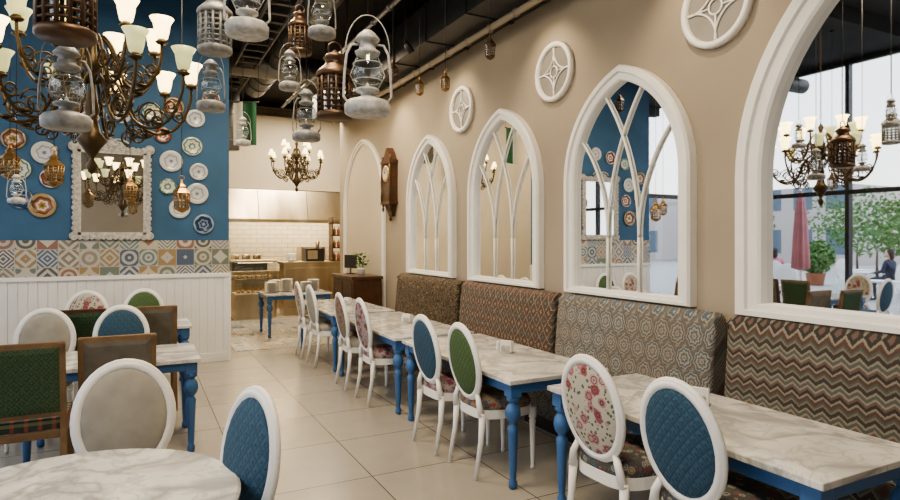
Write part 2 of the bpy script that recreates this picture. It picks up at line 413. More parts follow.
# ============================================================ tables
LEG=[(.018,0),(.028,.012),(.028,.04),(.019,.06),(.022,.08),(.033,.36),(.036,.40),(.024,.415),(.024,.43),(.044,.455),(.052,.49),(.046,.53),(.027,.555),(.026,.565),(.042,.575),(.042,.60)]
def table(x0,x1,y0,y1,name='dining_table'):
    cx,cy=(x0+x1)/2,(y0+y1)/2; w,d=(x1-x0)/2,(y1-y0)/2; b=MB()
    b.box((-w,-d,.69),(w,d,.72),'marble')
    i=.03
    for a,c in (((-w+i,-d+i),(w-i,-d+i+.025)),((-w+i,d-i-.025),(w-i,d-i)),((-w+i,-d+i),(-w+i+.025,d-i)),((w-i-.025,-d+i),(w-i,d-i))):
        b.box((*a,.625),(*c,.69),'bluepaint')
    for sx in (-1,1):
        for sy in (-1,1):
            X=sx*(w-i-.035);Y=sy*(d-i-.035); b.box((X-.042,Y-.042,.60),(X+.042,Y+.042,.689),'bluepaint'); b.lathe(LEG,'bluepaint',(X,Y,0),18)
    return b.build(name,(cx,cy,0),bevel=.004)
table(2.24,2.99,1.33,3.02); table(2.10,2.92,3.22,5.0); table(2.08,2.92,5.12,7.0); table(2.08,2.92,7.15,8.95)
table(1.85,2.95,10.1,11.0)
table(-.75,.42,4.93,5.72); table(-.75,.5,6.88,7.6)
table(-3.2,-2.2,5.5,6.3); table(-3.2,-2.2,3.0,3.8); table(-3.0,-2.0,7.3,8.1)
b=MB(); b.lathe([(0,.69),(.565,.69),(.58,.70),(.58,.713),(.57,.72),(0,.72)],'marble',seg=64,smooth=False)
b.lathe([(0,.66),(.4,.66),(.4,.69),(0,.69)],'bluepaint',seg=48,smooth=False)
b.lathe([(r*1.5,z*1.1) for r,z in LEG],'bluepaint',(0,0,0),24)
for k in range(4):
    a=k*pi/2+.4; b.tube([(.03*math.cos(a),.03*math.sin(a),.14),(.14*math.cos(a),.14*math.sin(a),.10),(.24*math.cos(a),.24*math.sin(a),.025)],[.03,.025,.022],'bluepaint',10)
b.build('round_dining_table',(-.24,2.40,0))
# ============================================================ chairs
def oval_chair(front,seat,back=None):
    b=MB(); back=back or front
    cz=.768; A=.212; C=.268; th=math.radians(9)
    R=Matrix.Rotation(th,3,'X'); c0=Vector((0,-.25,cz))
    def bp(x,z,y=0): return c0+R@Vector((x,y,z))
    ring=[bp(A*math.cos(t)*.93,C*math.sin(t)*.93) for t in [2*pi*i/36 for i in range(36)]]
    b.tube(ring,.022,'white',8,True)
    b.tube([bp(A*.99*math.cos(t),C*.99*math.sin(t)) for t in [2*pi*i/36 for i in range(36)]],.015,'white',8,True)
    b.ell(bp(0,0,.012),(A*.88,.030,C*.88),front,24,12,R); b.ell(bp(0,0,-.012),(A*.88,.022,C*.88),back,24,12,R)
    for s in (-1,1):
        b.tube([bp(s*A*.62,-C*.76),(s*.165,-.225,.50),(s*.185,-.215,.42)],[.018,.02,.024],'white',8)
        b.tube([(s*.185,-.21,.44),(s*.187,-.222,.25),(s*.192,-.27,0)],[.024,.019,.014],'white',8)
        b.lathe([(.012,0),(.016,.02),(.012,.03),(.022,.33),(.025,.345),(.018,.355),(.027,.37),(.027,.44)],'white',(s*.195,.195,0),12)
    def outl(k):
        P=[]
        for i in range(28):
            t=2*pi*i/28; cx=math.copysign(abs(math.cos(t))**.55,math.cos(t)); sy=math.copysign(abs(math.sin(t))**.55,math.sin(t))
            wx=.225 if sy>0 else .225+.03*sy
            P.append((cx*wx*k,sy*.225*k))
        return P
    b.prism(outl(1),.395,.455,'white')
    ks=[(.97,.455),(1.0,.475),(.99,.505),(.9,.527),(.6,.54),(.0,.543)]
    vs=[];fs=[]
    for k,z in ks: vs+=[(x,y,z) for x,y in outl(max(k,.01))]
    for j in range(len(ks)-1):
        for i in range(28): fs.append((j*28+i,j*28+(i+1)%28,(j+1)*28+(i+1)%28,(j+1)*28+i))
    b.add(vs,fs,seat,True)
    return b
def wood_chair(front,back,seat,wood='lightwood'):
    b=MB()
    for s in (-1,1):
        b.obox((s*.21,-.27,0),(s*.205,-.21,.46),.035,.04,wood); b.obox((s*.205,-.21,.44),(s*.205,-.30,1.0),.035,.035,wood)
        b.obox((s*.205,.2,0),(s*.205,.2,.45),.038,.038,wood)
        b.box((s*.205-.012,-.2,.40),(s*.205+.012,.2,.45),wood)
    b.obox((-.22,-.298,.985),(.22,-.298,.985),.03,.04,wood); b.obox((-.2,-.232,.56),(.2,-.232,.56),.03,.04,wood)
    b.box((-.2,.19,.40),(.2,.215,.45),wood); b.box((-.2,-.22,.40),(.2,-.195,.45),wood)
    R=Matrix.Rotation(math.radians(9),3,'X')
    vs=[]; c=Vector((0,-.265,.772))
    for y,k in ((-.016,.0),(-.024,.03),(.016,.0),(.03,.03)):
        for sx,sz in ((-1,-1),(1,-1),(1,1),(-1,1)): vs.append(tuple(c+R@Vector((sx*(.19-k),y,sz*(.205-k)))))
    F=[(0,1,5,4),(1,2,6,5),(2,3,7,6),(3,0,4,7),(4,5,6,7)]
    b.add(vs[:8],F,back); b.add(vs[8:],F,front)
    b.box((-.215,-.2,.45),(.215,.215,.52),seat)
    return b
FACE={'+y':0,'-y':pi,'+x':-pi/2,'-x':pi/2}
def chair(x,y,face,front,seat,back=None,jit=None):
    j=random.uniform(-.05,.05) if jit is None else jit
    oval_chair(front,seat,back).build('dining_chair',(x,y,0),FACE[face]+j)
def wchair(x,y,face,front,back,seat,wood='lightwood'):
    wood_chair(front,back,seat,wood).build('wooden_dining_chair',(x,y,0),FACE[face],bevel=.005)
chair(2.28,1.80,'+x','fblue','fmulti','fblue',.0); chair(2.29,2.38,'+x','ffloral','fmulti','ffloral',.03)
chair(2.28,3.70,'+x','fgreen','fdamask','fgreen',0); chair(2.24,4.25,'+x','fblue','fpurple','fblue',.03)
chair(2.24,5.72,'+x','fpurple','fpurple'); chair(2.24,6.42,'+x','ffloral','fgrey','fdamask')
chair(2.24,7.72,'+x','fbeige','fgrey','fgrey'); chair(2.24,8.38,'+x','ffloral','fgrey')
chair(-.06,3.02,'-y','fgrey','fgrey','fgrey',.0)
chair(.14,2.36,'-x','fblue','fblue','fblue',.30)
wchair(-.62,4.62,'+y','fdkgreen','fdkgreen','ftartan'); wchair(-.12,4.72,'+y','ftaupe','ftaupe','ftaupe')
chair(-.70,5.80,'-y','fgrey','fgrey'); chair(-.14,5.80,'-y','fblue','fblue')
wchair(-.48,6.52,'+y','fdkgreen','fdkgreen','ftaupe','wood'); wchair(.10,6.52,'+y','ftaupe','ftaupe','ftaupe')
chair(-.54,7.75,'-y','ffloral','fgrey'); chair(.05,7.75,'-y','fgreen','fgrey')
wchair(-2.0,5.75,'-x','fdkgreen','fdkgreen','ftartan'); wchair(-2.0,6.25,'-x','ftaupe','ftaupe','ftaupe','wood')
chair(-3.45,5.9,'+x','ffloral','fdamask'); chair(-2.7,6.6,'-y','fgreen','fgrey'); chair(-2.7,5.25,'+y','fblue','fblue')
chair(-1.8,7.7,'-x','fblue','fmulti'); chair(-3.2,7.7,'+x','ffloral','fmulti')
chair(-2.0,3.4,'-x','fgreen','fmulti'); chair(-3.4,3.4,'+x','fgrey','fgrey')
# ============================================================ table items
def napkin_set(x,y,z=.72):
    b=MB(); b.box((-.055,-.045,0),(.055,.045,.008),'silver'); b.box((-.045,-.035,.008),(-.04,.035,.06),'silver'); b.box((.012,-.035,.008),(.017,.035,.06),'silver')
    b.box((-.038,-.05,.01),(-.014,.05,.10),'white'); b.box((-.012,-.048,.01),(.010,.048,.092),'white')
    b.build('napkin_holder',(x,y,z),.5)
    b=MB()
    for dx,mm in ((-.025,'white'),(.025,'steel')):
        b.lathe([(.016,0),(.018,.01),(.012,.05),(.014,.06),(.008,.072),(0,.075)],mm,(dx,0,0),12)
    b.build('salt_and_pepper',(x+.02,y+.14,z))
for x,y in ((2.72,2.28),(2.62,4.05),(2.6,6.0),(2.6,8.1),(0.0,5.35),(0,7.2)): napkin_set(x,y)
for x,y,n in ((2.0,10.5,15),(2.3,10.65,18),(2.12,10.8,16),(2.6,10.5,14),(2.78,10.7,16)):
    b=MB()
    for k in range(n): b.lathe([(0,.0),(.05,0),(.105,.012),(.108,.014),(.06,.006),(0,.006)],'white',(0,0,k*.012),24)
    b.build('plate_stack',(x,y,.72))
# ============================================================ lanterns
def rail_lantern(col,Hh=.4):
    b=MB(); s=Hh
    P=lambda pr:[(r*s*.9,z*s) for r,z in pr]
    b.lathe(P([(.0,0),(.24,0),(.27,.02),(.275,.11),(.24,.15),(.12,.185),(.08,.21),(.08,.24),(.14,.255),(.14,.28),(.12,.29)]),col,seg=22)
    b.lathe(P([(.10,.29),(.15,.34),(.185,.42),(.18,.51),(.13,.60),(.11,.65)]),'globe',seg=22)
    b.lathe(P([(.12,.64),(.14,.65),(.15,.68),(.10,.71),(.09,.79),(.14,.80),(.145,.82),(.09,.88),(.05,.91),(.0,.92)]),col,seg=22)
    b.lathe(P([(.02,.24),(.025,.32),(.0,.36)]),'white',seg=8)
    for sx in (-1,1):
        b.tube([(sx*.20*s,0,.13*s),(sx*.255*s,0,.2*s),(sx*.245*s,0,.45*s),(sx*.22*s,0,.66*s),(sx*.17*s,0,.755*s),(sx*.08*s,0,.76*s)],.014*s,col,8)
        b.tube([(sx*.12*s,.0,.30*s),(sx*.185*s,.03*s,.44*s),(sx*.11*s,.0,.63*s)],.006*s,col,6)
    for zz,rr in ((.37,.155),(.55,.155)): b.tube([(rr*s*math.cos(a*pi/9),rr*s*math.sin(a*pi/9),zz*s) for a in range(18)],.006*s,col,5,True)
    b.tube([(math.cos(t)*.235*s,0,(.68+.40*math.sin(t))*s) for t in [pi*i/14 for i in range(15)]],.006*s,col,6)
    return b,1.08*s
def drum_lantern(col,Hh=.35):
    b=MB(); s=Hh; P=lambda pr:[(r*s,z*s) for r,z in pr]
    b.lathe(P([(0,.0),(.24,0),(.26,.03),(.26,.08),(.23,.10)]),col,seg=20); b.lathe(P([(.22,.10),(.22,.60)]),'globe',seg=20)
    for k in range(14):
        a=k*pi/7; b.tube([(.235*s*math.cos(a),.235*s*math.sin(a),.09*s),(.235*s*math.cos(a),.235*s*math.sin(a),.61*s)],.022*s,col,6)
    for zz in (.15,.23,.31,.39,.47,.55): b.tube([(.235*s*math.cos(a*pi/9),.235*s*math.sin(a*pi/9),zz*s) for a in range(18)],.016*s,col,5,True)
    b.lathe(P([(.26,.59),(.27,.62),(.26,.66),(.22,.70),(.14,.78),(.13,.84),(.17,.86),(.12,.92),(.04,.96),(.0,1.0)]),col,seg=20)
    b.tube([(math.cos(t)*.1*s,0,(1.0+.1*math.sin(t))*s) for t in [2*pi*i/12 for i in range(12)]],.012*s,col,6,True)
    return b,1.1*s
def moroccan(col,Hh=.3):
    b=MB(); s=Hh; P=lambda pr:[(r*s,z*s) for r,z in pr]
    b.lathe(P([(0,0),(.05,.02),(.16,.08),(.20,.12),(.20,.15)]),col,seg=6,smooth=False)
    b.lathe(P([(.19,.15),(.22,.55)]),'globe',seg=6,smooth=False)
    for k in range(6):
        a=k*pi/3; b.tube([(.19*s*math.cos(a),.19*s*math.sin(a),.15*s),(.225*s*math.cos(a),.225*s*math.sin(a),.56*s)],.018*s,col,5)
        a2=a+pi/6; b.tube([(.17*s*math.cos(a2),.17*s*math.sin(a2),.15*s),(.195*s*math.cos(a2),.195*s*math.sin(a2),.56*s)],.014*s,col,5)
    for zz,rr in ((.24,.2),(.33,.205),(.42,.212),(.5,.22)): b.tube([(rr*s*math.cos(a*pi/3),rr*s*math.sin(a*pi/3),zz*s) for a in range(6)],.013*s,col,5,True)
    b.lathe(P([(.24,.55),(.25,.58),(.20,.64),(.10,.74),(.12,.78),(.05,.86),(.03,.95),(0,1.0)]),col,seg=6,smooth=False)
    b.tube([(math.cos(t)*.07*s,0,(1.03+.07*math.sin(t))*s) for t in [2*pi*i/10 for i in range(10)]],.012*s,col,6,True)
    return b,1.1*s
def hang(fn,col,Hh,x,y,z,rz=0):
    b,top=fn(col,Hh)
    b.tube([(0,0,top),(0,0,H-z)],.003,'dark',5); b.lathe([(.03,0),(.03,-.02),(.0,-.03)],'dark',(0,0,H-z),10)
    b.build('hanging_lantern',(x,y,z),rz)
LW,LG='lanternwhite','lanterngrey'
hang(rail_lantern,LG,.40,-.278,3.07,2.10,.2); hang(drum_lantern,'bronze',.42,-.256,2.80,2.41)
hang(rail_lantern,LG,.32,.365,3.68,2.36,-.5); hang(drum_lantern,LG,.34,.358,3.40,2.61)
hang(rail_lantern,LW,.36,.40,2.61,2.47,-.3); hang(rail_lantern,LG,.29,.893,4.04,2.62,-.2)
hang(rail_lantern,LG,.36,.949,3.82,2.253,-.6); hang(drum_lantern,'bronze',.42,1.04,3.50,2.34)
hang(rail_lantern,LW,.42,.914,2.57,2.18,-.35); hang(rail_lantern,LG,.30,.866,3.155,2.70)
hang(drum_lantern,'bronze',.33,1.047,4.41,2.98); hang(rail_lantern,LW,.27,.80,5.44,2.44)
hang(rail_lantern,LW,.26,-.888,5.98,1.92); hang(moroccan,'brass',.34,-1.05,6.74,2.17)
hang(moroccan,'brass',.34,-.685,6.50,2.10); hang(moroccan,'brass',.28,-.08,6.85,2.0); hang(moroccan,'brass',.34,.38,6.56,1.89)
hang(moroccan,'bronze',.22,2.6,4.29,3.12); hang(moroccan,'brass',.22,2.72,5.35,3.10); hang(moroccan,'brass',.22,2.74,6.01,3.2); hang(moroccan,'bronze',.24,2.18,5.4,3.13)
hang(moroccan,'brass',.30,-1.6,5.0,2.5); hang(rail_lantern,LW,.32,-1.9,4.2,2.5); hang(moroccan,'bronze',.34,-1.5,3.6,2.7); hang(moroccan,'brass',.30,-2.4,5.6,2.4)
# ============================================================ chandeliers
def chandelier(name,loc,arms,shade_h,S=1,cand=False):
    b=MB()
    b.lathe([(r*S,z*S) for r,z in [(0,-.62),(.02,-.60),(.035,-.56),(.012,-.52),(.05,-.45),(.09,-.40),(.05,-.34),(.03,-.25),(.045,-.2),(.03,-.12),(.02,0),(.04,.05),(.07,.1),(.03,.16),(.02,.3),(.035,.36),(.0,.42)]],'iron',seg=14)
    idx=0
    for n,Rr,z0,z1,ph in arms:
        for k in range(n):
            a=2*pi*k/n+ph; ca,sa=math.cos(a),math.sin(a)
            def q(r,z): return (r*Rr*ca,r*Rr*sa,z*S)
            zb=z0-.20
            pts=[q(.05,z0+.05),q(.15,z0+.1),q(.3,z0+.02),q(.45,zb+.02),q(.65,zb-.04),q(.85,zb+.02),q(.98,z1-.12),q(1.0,z1)]
            V=[Vector(p) for p in pts]; sm=[]
            for i in range(len(V)-1):
                p0=V[max(i-1,0)];p1=V[i];p2=V[i+1];p3=V[min(i+2,len(V)-1)]
                for t in (0,.25,.5,.75): sm.append(.5*((2*p1)+(-p0+p2)*t+(2*p0-5*p1+4*p2-p3)*t*t+(-p0+3*p1-3*p2+p3)*t**3))
            sm.append(V[-1]); b.tube(sm,.010*S if not cand else .007,'iron',6)
            for (rc,zc,rad,dirn) in ((.62,zb+.05,.085,1),(.33,z0-.06,.075,-1),(.86,zb+.10,.05,-1),(.45,zb-.07,.06,1)):
                sp=[]
                for i in range(20):
                    t=i/19; an=t*3.2*pi*dirn; rr=rad*(1-t*.8)*S
                    sp.append(((rc*Rr+rr*math.cos(an))*ca,(rc*Rr+rr*math.cos(an))*sa,zc*S+rr*math.sin(an)))
                b.tube(sp,.0065*S,'iron',5)
            q0=Vector(q(.72,zb-.04)); b.ell(q0+Vector((0,0,.03*S)),(.035*S,.035*S,.012*S),'iron',8,5)
            c=(Rr*ca,Rr*sa,z1*S)
            b.lathe([(0,0),(.03*S,.0),(.042*S,.012),(.03*S,.02),(.02*S,.035)],'iron',c,12)
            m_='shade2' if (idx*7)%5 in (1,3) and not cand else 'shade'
            h=shade_h
            if cand:
                b.lathe([(.012,.02),(.012,.055),(.012,.09)],'white',c,8); b.lathe([(.045,.07),(.022,.14),(.02,.15)],m_,c,12)
            else:
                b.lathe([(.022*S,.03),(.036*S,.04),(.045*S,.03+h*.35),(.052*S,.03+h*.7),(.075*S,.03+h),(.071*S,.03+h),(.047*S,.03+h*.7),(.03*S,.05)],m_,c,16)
            idx+=1
    top=H-loc[2]; n=int((top-.42*S)/.05)
    for i in range(n):
        z=.42*S+i*.05+.025
        b.tube([((.010*math.cos(t)) if i%2 else 0,(0 if i%2 else .010*math.cos(t)),z+.032*math.sin(t)) for t in [2*pi*j/8 for j in range(8)]],.003,'iron',4,True)
    b.lathe([(.07,0),(.07,-.02),(.02,-.05),(0,-.05)],'iron',(0,0,top),16)
    b.build(name,loc)
chandelier('chandelier',(-.27,4.5,2.66),[(10,.60,-.08,.02,.12),(8,.42,.18,.25,.5)],.14)
chandelier('chandelier',(2.1,9.05,2.80),[(8,.38,-.1,.0,.1),(4,.22,.15,.2,.4)],.08,.75,True)
# ============================================================ blue wall decor
b=MB(); x0,x1,z0,z1=-.70,.12,1.64,2.76; y=YB
xm,zm=(x0+x1)/2,(z0+z1)/2
b.box((x0+.07,y-.03,z0+.07),(x1-.07,y-.02,z1-.07),'mirror')
for lo,hi in (((x0,z0),(x0+.085,z1)),((x1-.085,z0),(x1,z1)),((x0,z0),(x1,z0+.085)),((x0,z1-.085),(x1,z1))):
    b.box((lo[0]+.015,y-.045,lo[1]+.015),(hi[0]-.01,y,hi[1]-.01),'silver')
def scal(px,pz,r):
    b.ell((px,y-.035,pz),(r,.02,r),'silver',10,6); b.tube([(px+r*.9*math.cos(t),y-.05,pz+r*.9*math.sin(t)) for t in [2*pi*i/10 for i in range(10)]],.006,'silver',5,True)
n=13
for i in range(n+1):
    t=i/n
    for zz in (z0+.012,z1-.012): scal(x0+(x1-x0)*t,zz,.028 if i%2 else .036)
for i in range(1,18):
    t=i/18
    for xx in (x0+.012,x1-.012): scal(xx,z0+(z1-z0)*t,.028 if i%2 else .036)
for px,pz,r in ((x0,z1,.06),(x1,z1,.06),(x0,z0+.03,.05),(x1,z0+.03,.05),(xm,z1+.05,.07),(xm-.10,z1+.02,.045),(xm+.10,z1+.02,.045)): scal(px,pz,r)
for s in (-1,1):
    sp=[(xm+s*(.05+.13*math.cos(t)*(1-t/12)),y-.05,z1+.05+.07*math.sin(t)*(1-t/12)) for t in [i*.4 for i in range(22)]]
    b.tube(sp,.011,'silver',6)
b.build('ornate_wall_mirror')
plates=[(-1.0,2.66,.13,0),(-.93,2.36,.115,1),(-1.02,2.03,.14,2),(.27,2.97,.10,1),(.37,2.64,.135,0),(.62,2.85,.12,3),(.70,2.52,.11,0),(.33,2.31,.10,3),(.68,2.23,.135,0),(.47,2.03,.125,0),(.76,1.83,.125,4),(.66,3.22,.115,0),(-1.25,2.45,.12,3),(-1.3,2.8,.12,2),(-1.22,2.1,.11,4),(.15,3.25,.11,3),(.4,3.35,.12,2),(-.2,3.2,.12,0),(-.55,3.15,.12,1),(-.9,3.05,.11,3),(.85,3.5,.11,1)]
for px,pz,r,k in plates:
    b=MB(); k2=r/.125
    b.lathe([(0,-.012),(.07*k2,-.012),(.085*k2,-.016),(.125*k2,-.03),(.127*k2,-.027),(.085*k2,-.002),(0,-.001)],PL[k],seg=28,axis='y')
    b.build('decorative_plate',(px,YB,pz))
# ============================================================ wall clock
b=MB()
b.box((-.13,-.18,.35),(0,.18,1.0),'wood'); b.box((-.14,-.13,.40),(-.125,.13,.66),'globe'); b.box((-.15,-.2,.98),(0,.2,1.03),'wood'); b.box((-.15,-.2,.33),(0,.2,.37),'wood')
b.lathe([(0,-.145),(.12,-.145),(.13,-.135),(.13,-.12)],'gold',(0,0,.82),24,axis='x'); b.disc(.105,-.148,'silver',(0,0,.82),24)
b.obox((-.152,0,.82),(-.152,.05,.86),.006,.008,'dark'); b.obox((-.152,0,.82),(-.152,-.02,.90),.006,.008,'dark')
b.tube([(-.08,0,.64),(-.08,0,.46)],.006,'gold',6); b.lathe([(0,-.09),(.045,-.085),(.045,-.075),(0,-.07)],'gold',(0,0,.45),16,axis='x')
for s in (-1,1):
    b.lathe([(.012,.37),(.022,.45),(.012,.55),(.022,.7),(.012,.85),(.02,.97)],'wood',(-.135,s*.175,0),10)
    b.lathe([(0,1.12),(.02,1.1),(.012,1.06),(.025,1.03)],'wood',(-.12,s*.17,0),10); b.lathe([(0,.2),(.022,.25),(.012,.29),(.025,.34)],'wood',(-.12,s*.15,0),10)
b.add([(-.12,-.17,1.03),(-.12,.17,1.03),(-.12,.08,1.16),(-.12,0,1.24),(-.12,-.08,1.16),(-.01,-.17,1.03),(-.01,.17,1.03),(-.01,.08,1.16),(-.01,0,1.24),(-.01,-.08,1.16)],[(0,1,2,3,4),(9,8,7,6,5),(0,5,6,1),(1,6,7,2),(2,7,8,3),(3,8,9,4),(4,9,5,0)],'wood')
b.add([(-.11,-.15,.35),(-.11,.15,.35),(-.05,.06,.14),(-.05,-.06,.14),(0,-.15,.35),(0,.15,.35),(0,.06,.14),(0,-.06,.14)],[(0,1,2,3),(4,7,6,5),(0,3,7,4),(1,5,6,2),(3,2,6,7)],'wood')
b.lathe([(0,.05),(.03,.09),(.015,.13),(.04,.15)],'wood',(-.05,0,0),10)
b.build('pendulum_wall_clock',(XW,9.0,1.86))
# ============================================================ ceiling services
def duct(name,pts,r,mat):
    b=MB(); b.tube(pts,r,mat,20)
    a=Vector(pts[0]);c=Vector(pts[-1]); L=(c-a).length; n=int(L/.5)
    for i in range(1,n):
        p=a.lerp(c,i/n); d=(c-a).normalized(); b.tube([p-d*.01,p+d*.01],r+.012,mat,20)
        if i%2 and abs(d.z)<.5: b.tube([p+Vector((0,0,r)),(p.x,p.y,H)],.008,'dark',5)
    b.build(name)
duct('ceiling_duct',[(1.9,-2.9,4.45),(1.9,11.5,4.45)],.2,'duct')
duct('ceiling_duct',[(1.1,9.6,4.3),(3.02,9.6,4.3)],.17,'galv')
duct('ceiling_duct',[(-4.2,7.2,4.6),(1.6,7.2,4.6)],.14,'duct')
duct('sprinkler_pipe',[(3.4,-2.9,3.93),(3.4,11.6,3.93)],.035,'wall')
duct('sprinkler_pipe',[(2.42,-2.9,4.15),(2.42,11.6,4.15)],.025,'galv')
b=MB(); b.box((3.05,-2.9,4.0),(3.63,11.8,4.45),'duct')
for k in range(14): b.box((3.03,-2.5+k,3.985),(3.635,-2.46+k,4.46),'duct')
for k in range(8): b.box((3.1,-2+k*1.8,4.45),(3.12,-1.98+k*1.8,H),'dark')
b.build('ceiling_duct')
for yy in (1.5,4.9,10.8): 
    b=MB(); b.box((-4.2,yy,4.68),(3.0,yy+.18,H),'ceil'); b.build('ceiling_beam')
b=MB()
for s in (0,.3):
    b.box((1.25+s,-2,4.2),(1.27+s,11,4.26),'duct')
for k in range(44): b.box((1.27,-2+k*.3,4.2),(1.55,-1.97+k*.3,4.215),'duct')
for k in range(8): b.box((1.4,-1.9+k*1.7,4.21),(1.41,-1.89+k*1.7,H),'dark')
b.build('cable_tray')
b=MB(); b.lathe([(.16,3.35),(.18,3.36),(.18,H)],'galv',(0,0,0),24)
for k in range(6): b.lathe([(.19,3.5+k*.25),(.192,3.515+k*.25),(.19,3.53+k*.25)],'galv',seg=24)
b.build('exhaust_duct',(1.55,12.2,0))
for yy in (1.2,3.0,4.8,6.7,8.6):
    b=MB(); b.tube([(0,0,0),(0,0,H-4.03)],.01,'dark',6); b.tube([(0,0,0),(.09,0,-.13)],[.035,.045],'dark',14)
    b.build('track_spotlight',(2.86,yy,4.03))
# ============================================================ kitchen
b=MB()
b.add([(1.3,14.05,2.05),(5.2,14.05,2.05),(5.2,14.25,2.78),(1.3,14.25,2.78),(1.3,15.19,2.05),(5.2,15.19,2.05),(5.2,15.19,2.78),(1.3,15.19,2.78)],
 [(0,1,2,3),(3,2,6,7),(0,3,7,4),(1,5,6,2)],'steel')
b.box((1.3,14.03,2.02),(5.2,14.07,2.10),'steel')
for k in range(4): b.obox((1.3+k*1.114,14.045,2.1),(1.3+k*1.114,14.245,2.78),.010,.010,'dark')
for k in range(6): b.box((1.4+k*.62,14.5,2.3),(1.9+k*.62,15.0,2.33),'dark')
b.build('kitchen_hood')
b=MB(); b.box((1.2,14.5,0),(6.5,15.19,.86),'steel'); b.box((1.2,14.45,.86),(6.5,15.19,.9),'steel')
for k in range(6): b.box((1.3+k*.8,14.48,.1),(2.0+k*.8,14.5,.8),'steel'); b.box((1.4+k*.8,14.46,.7),(1.9+k*.8,14.48,.72),'dark')
b.box((1.9,14.6,.9),(2.7,15.1,1.12),'dark'); b.box((3.5,14.6,.9),(4.1,15.1,1.45),'steel'); b.box((3.55,14.58,1.0),(4.05,14.6,1.35),'dark')
for xx in (2.0,2.25,2.5): b.lathe([(.09,1.12),(.1,1.27),(.0,1.29)],'steel',(xx,14.85,0),14)
b.build('kitchen_range',bevel=.005)
b=MB(); b.box((2.75,13.0,0),(5.2,13.5,1.1),'steel'); b.box((2.72,12.95,1.1),(5.25,13.6,1.15),'steel')
for k in range(5): b.box((2.8+k*.48,12.985,.15),(3.22+k*.48,13.0,1.02),'steel')
b.build('service_counter',bevel=.008)
b=MB()
for k in range(5): b.lathe([(0,0),(.05,0),(.1,.03),(.11,.05),(.1,.045),(0,.03)],'white',(0,0,k*.03),20)
b.build('bowl_stack',(2.95,13.25,1.15))
b=MB()
ol=[(.0,.0),(.62,0)]+[(.62+.25*math.sin(t),.25-.25*math.cos(t)) for t in [i*pi/12 for i in range(1,7)]]+[(.87,.7),(0,.7)]
b.prism(ol,0,.5,'steel'); b.prism(ol,1.16,1.2,'steel'); b.prism([(x*.97+.01,y*.97+.01) for x,y in ol],.5,.515,'cream')
b.box((.1,.3,1.14),(.8,.34,1.158),'glow')
n=len(ol); b.add([(x,y,.5) for x,y in ol]+[(x,y,1.16) for x,y in ol],[(i,i+1,i+1+n,i+n) for i in range(n-1)],'globe')
b.box((.03,.1,.8),(.8,.65,.815),'globe')
for i in range(7):
    for zz in (.52,.82): b.ell((.1+i*.1,.25+.1*(i%2),zz+.03),(.04,.05,.035),'food',10,6)
b.build('pastry_display_case',(1.72,12.75,0))
b=MB()
for zz in (0,.28,.56,.84): b.box((0,0,zz),(.8,.3,zz+.02),'wood')
for xx in (0,.78): b.box((xx,0,0),(xx+.02,.3,.98),'wood')
for zz in (.02,.30,.58):
    for i in range(8): b.lathe([(.03,0),(.035,.02),(.033,.11),(.012,.15),(.012,.18)],['brass','terracotta','white','leaf','food'][i%5],(.08+i*.09,.12,zz),10)
b.build('bottle_shelf',(3.85,13.15,1.15))
b=MB(); b.box((-.2,-.2,0),(.2,.2,.28),'dark'); b.box((-.17,-.205,.05),(.05,-.2,.24),'steel'); b.lathe([(.04,.28),(.05,.42),(.03,.45)],'steel',(.1,0,0),12)
b.build('espresso_machine',(3.45,13.3,1.15),bevel=.01)
b=MB(); b.box((0,0,.08),(.48,1.1,.98),'wood'); b.box((-.03,-.03,.98),(.5,1.13,1.03),'wood')
for k in range(2): b.box((-.012,.06+k*.52,.14),(0,.52+k*.52,.92),'wood'); b.ell((-.025,.48+k*.12,.55),(.012,.012,.012),'gold',8,6)
for x_ in (.02,.42):
    for y_ in (.02,1.04): b.box((x_,y_,0),(x_+.05,y_+.05,.08),'wood')
b.build('sideboard',(3.05,9.25,0),bevel=.005)
b=MB(); b.lathe([(.05,0),(.07,.1),(.08,.12),(.07,.12)],'white',seg=16)
for i in range(60):
    a=random.uniform(0,2*pi); r=random.uniform(.02,.13); z=random.uniform(.12,.35); q=Vector((r*math.cos(a),r*math.sin(a),z)); d=Vector((math.cos(a),math.sin(a),.6))*.06; s=Vector((-math.sin(a),math.cos(a),0))*.02
    b.add([tuple(q-s),tuple(q+d*.5-s*1.3),tuple(q+d),tuple(q+s)],[(0,1,2,3)],'leaf')
b.build('potted_plant',(3.3,9.6,1.03))
b=MB(); b.lathe([(.08,0),(.08,.01),(.015,.02),(.015,.12)],'dark',seg=16); b.box((-.16,-.01,.1),(.16,.01,.33),'dark'); b.build('computer_monitor',(3.28,10.1,1.03),-1.2)
m=newmat('flag_green_white',rough=.8); nt=m.node_tree; v,x,y,z=coords(nt); setc(m,ramp(nt,x/.32+.5,[(0,(.5,.5,.48)),(.42,(.015,.08,.035))],True)); M['flag']=m
b=MB(); vs=[];n=10
for i in range(n+1):
    for zz in (0,-.62): vs.append((-.16+.32*i/n,.02*math.sin(i*1.3),zz))
b.add(vs,[(2*i,2*i+2,2*i+3,2*i+1) for i in range(n)],'flag',True); b.tube([(-.2,0,.0),(.2,0,0)],.01,'dark',6)
for s in (-.19,.19): b.tube([(s,0,0),(s,0,H-3.6)],.004,'dark',4)
b.build('hanging_flag',(1.35,9.0,3.6),-.4)
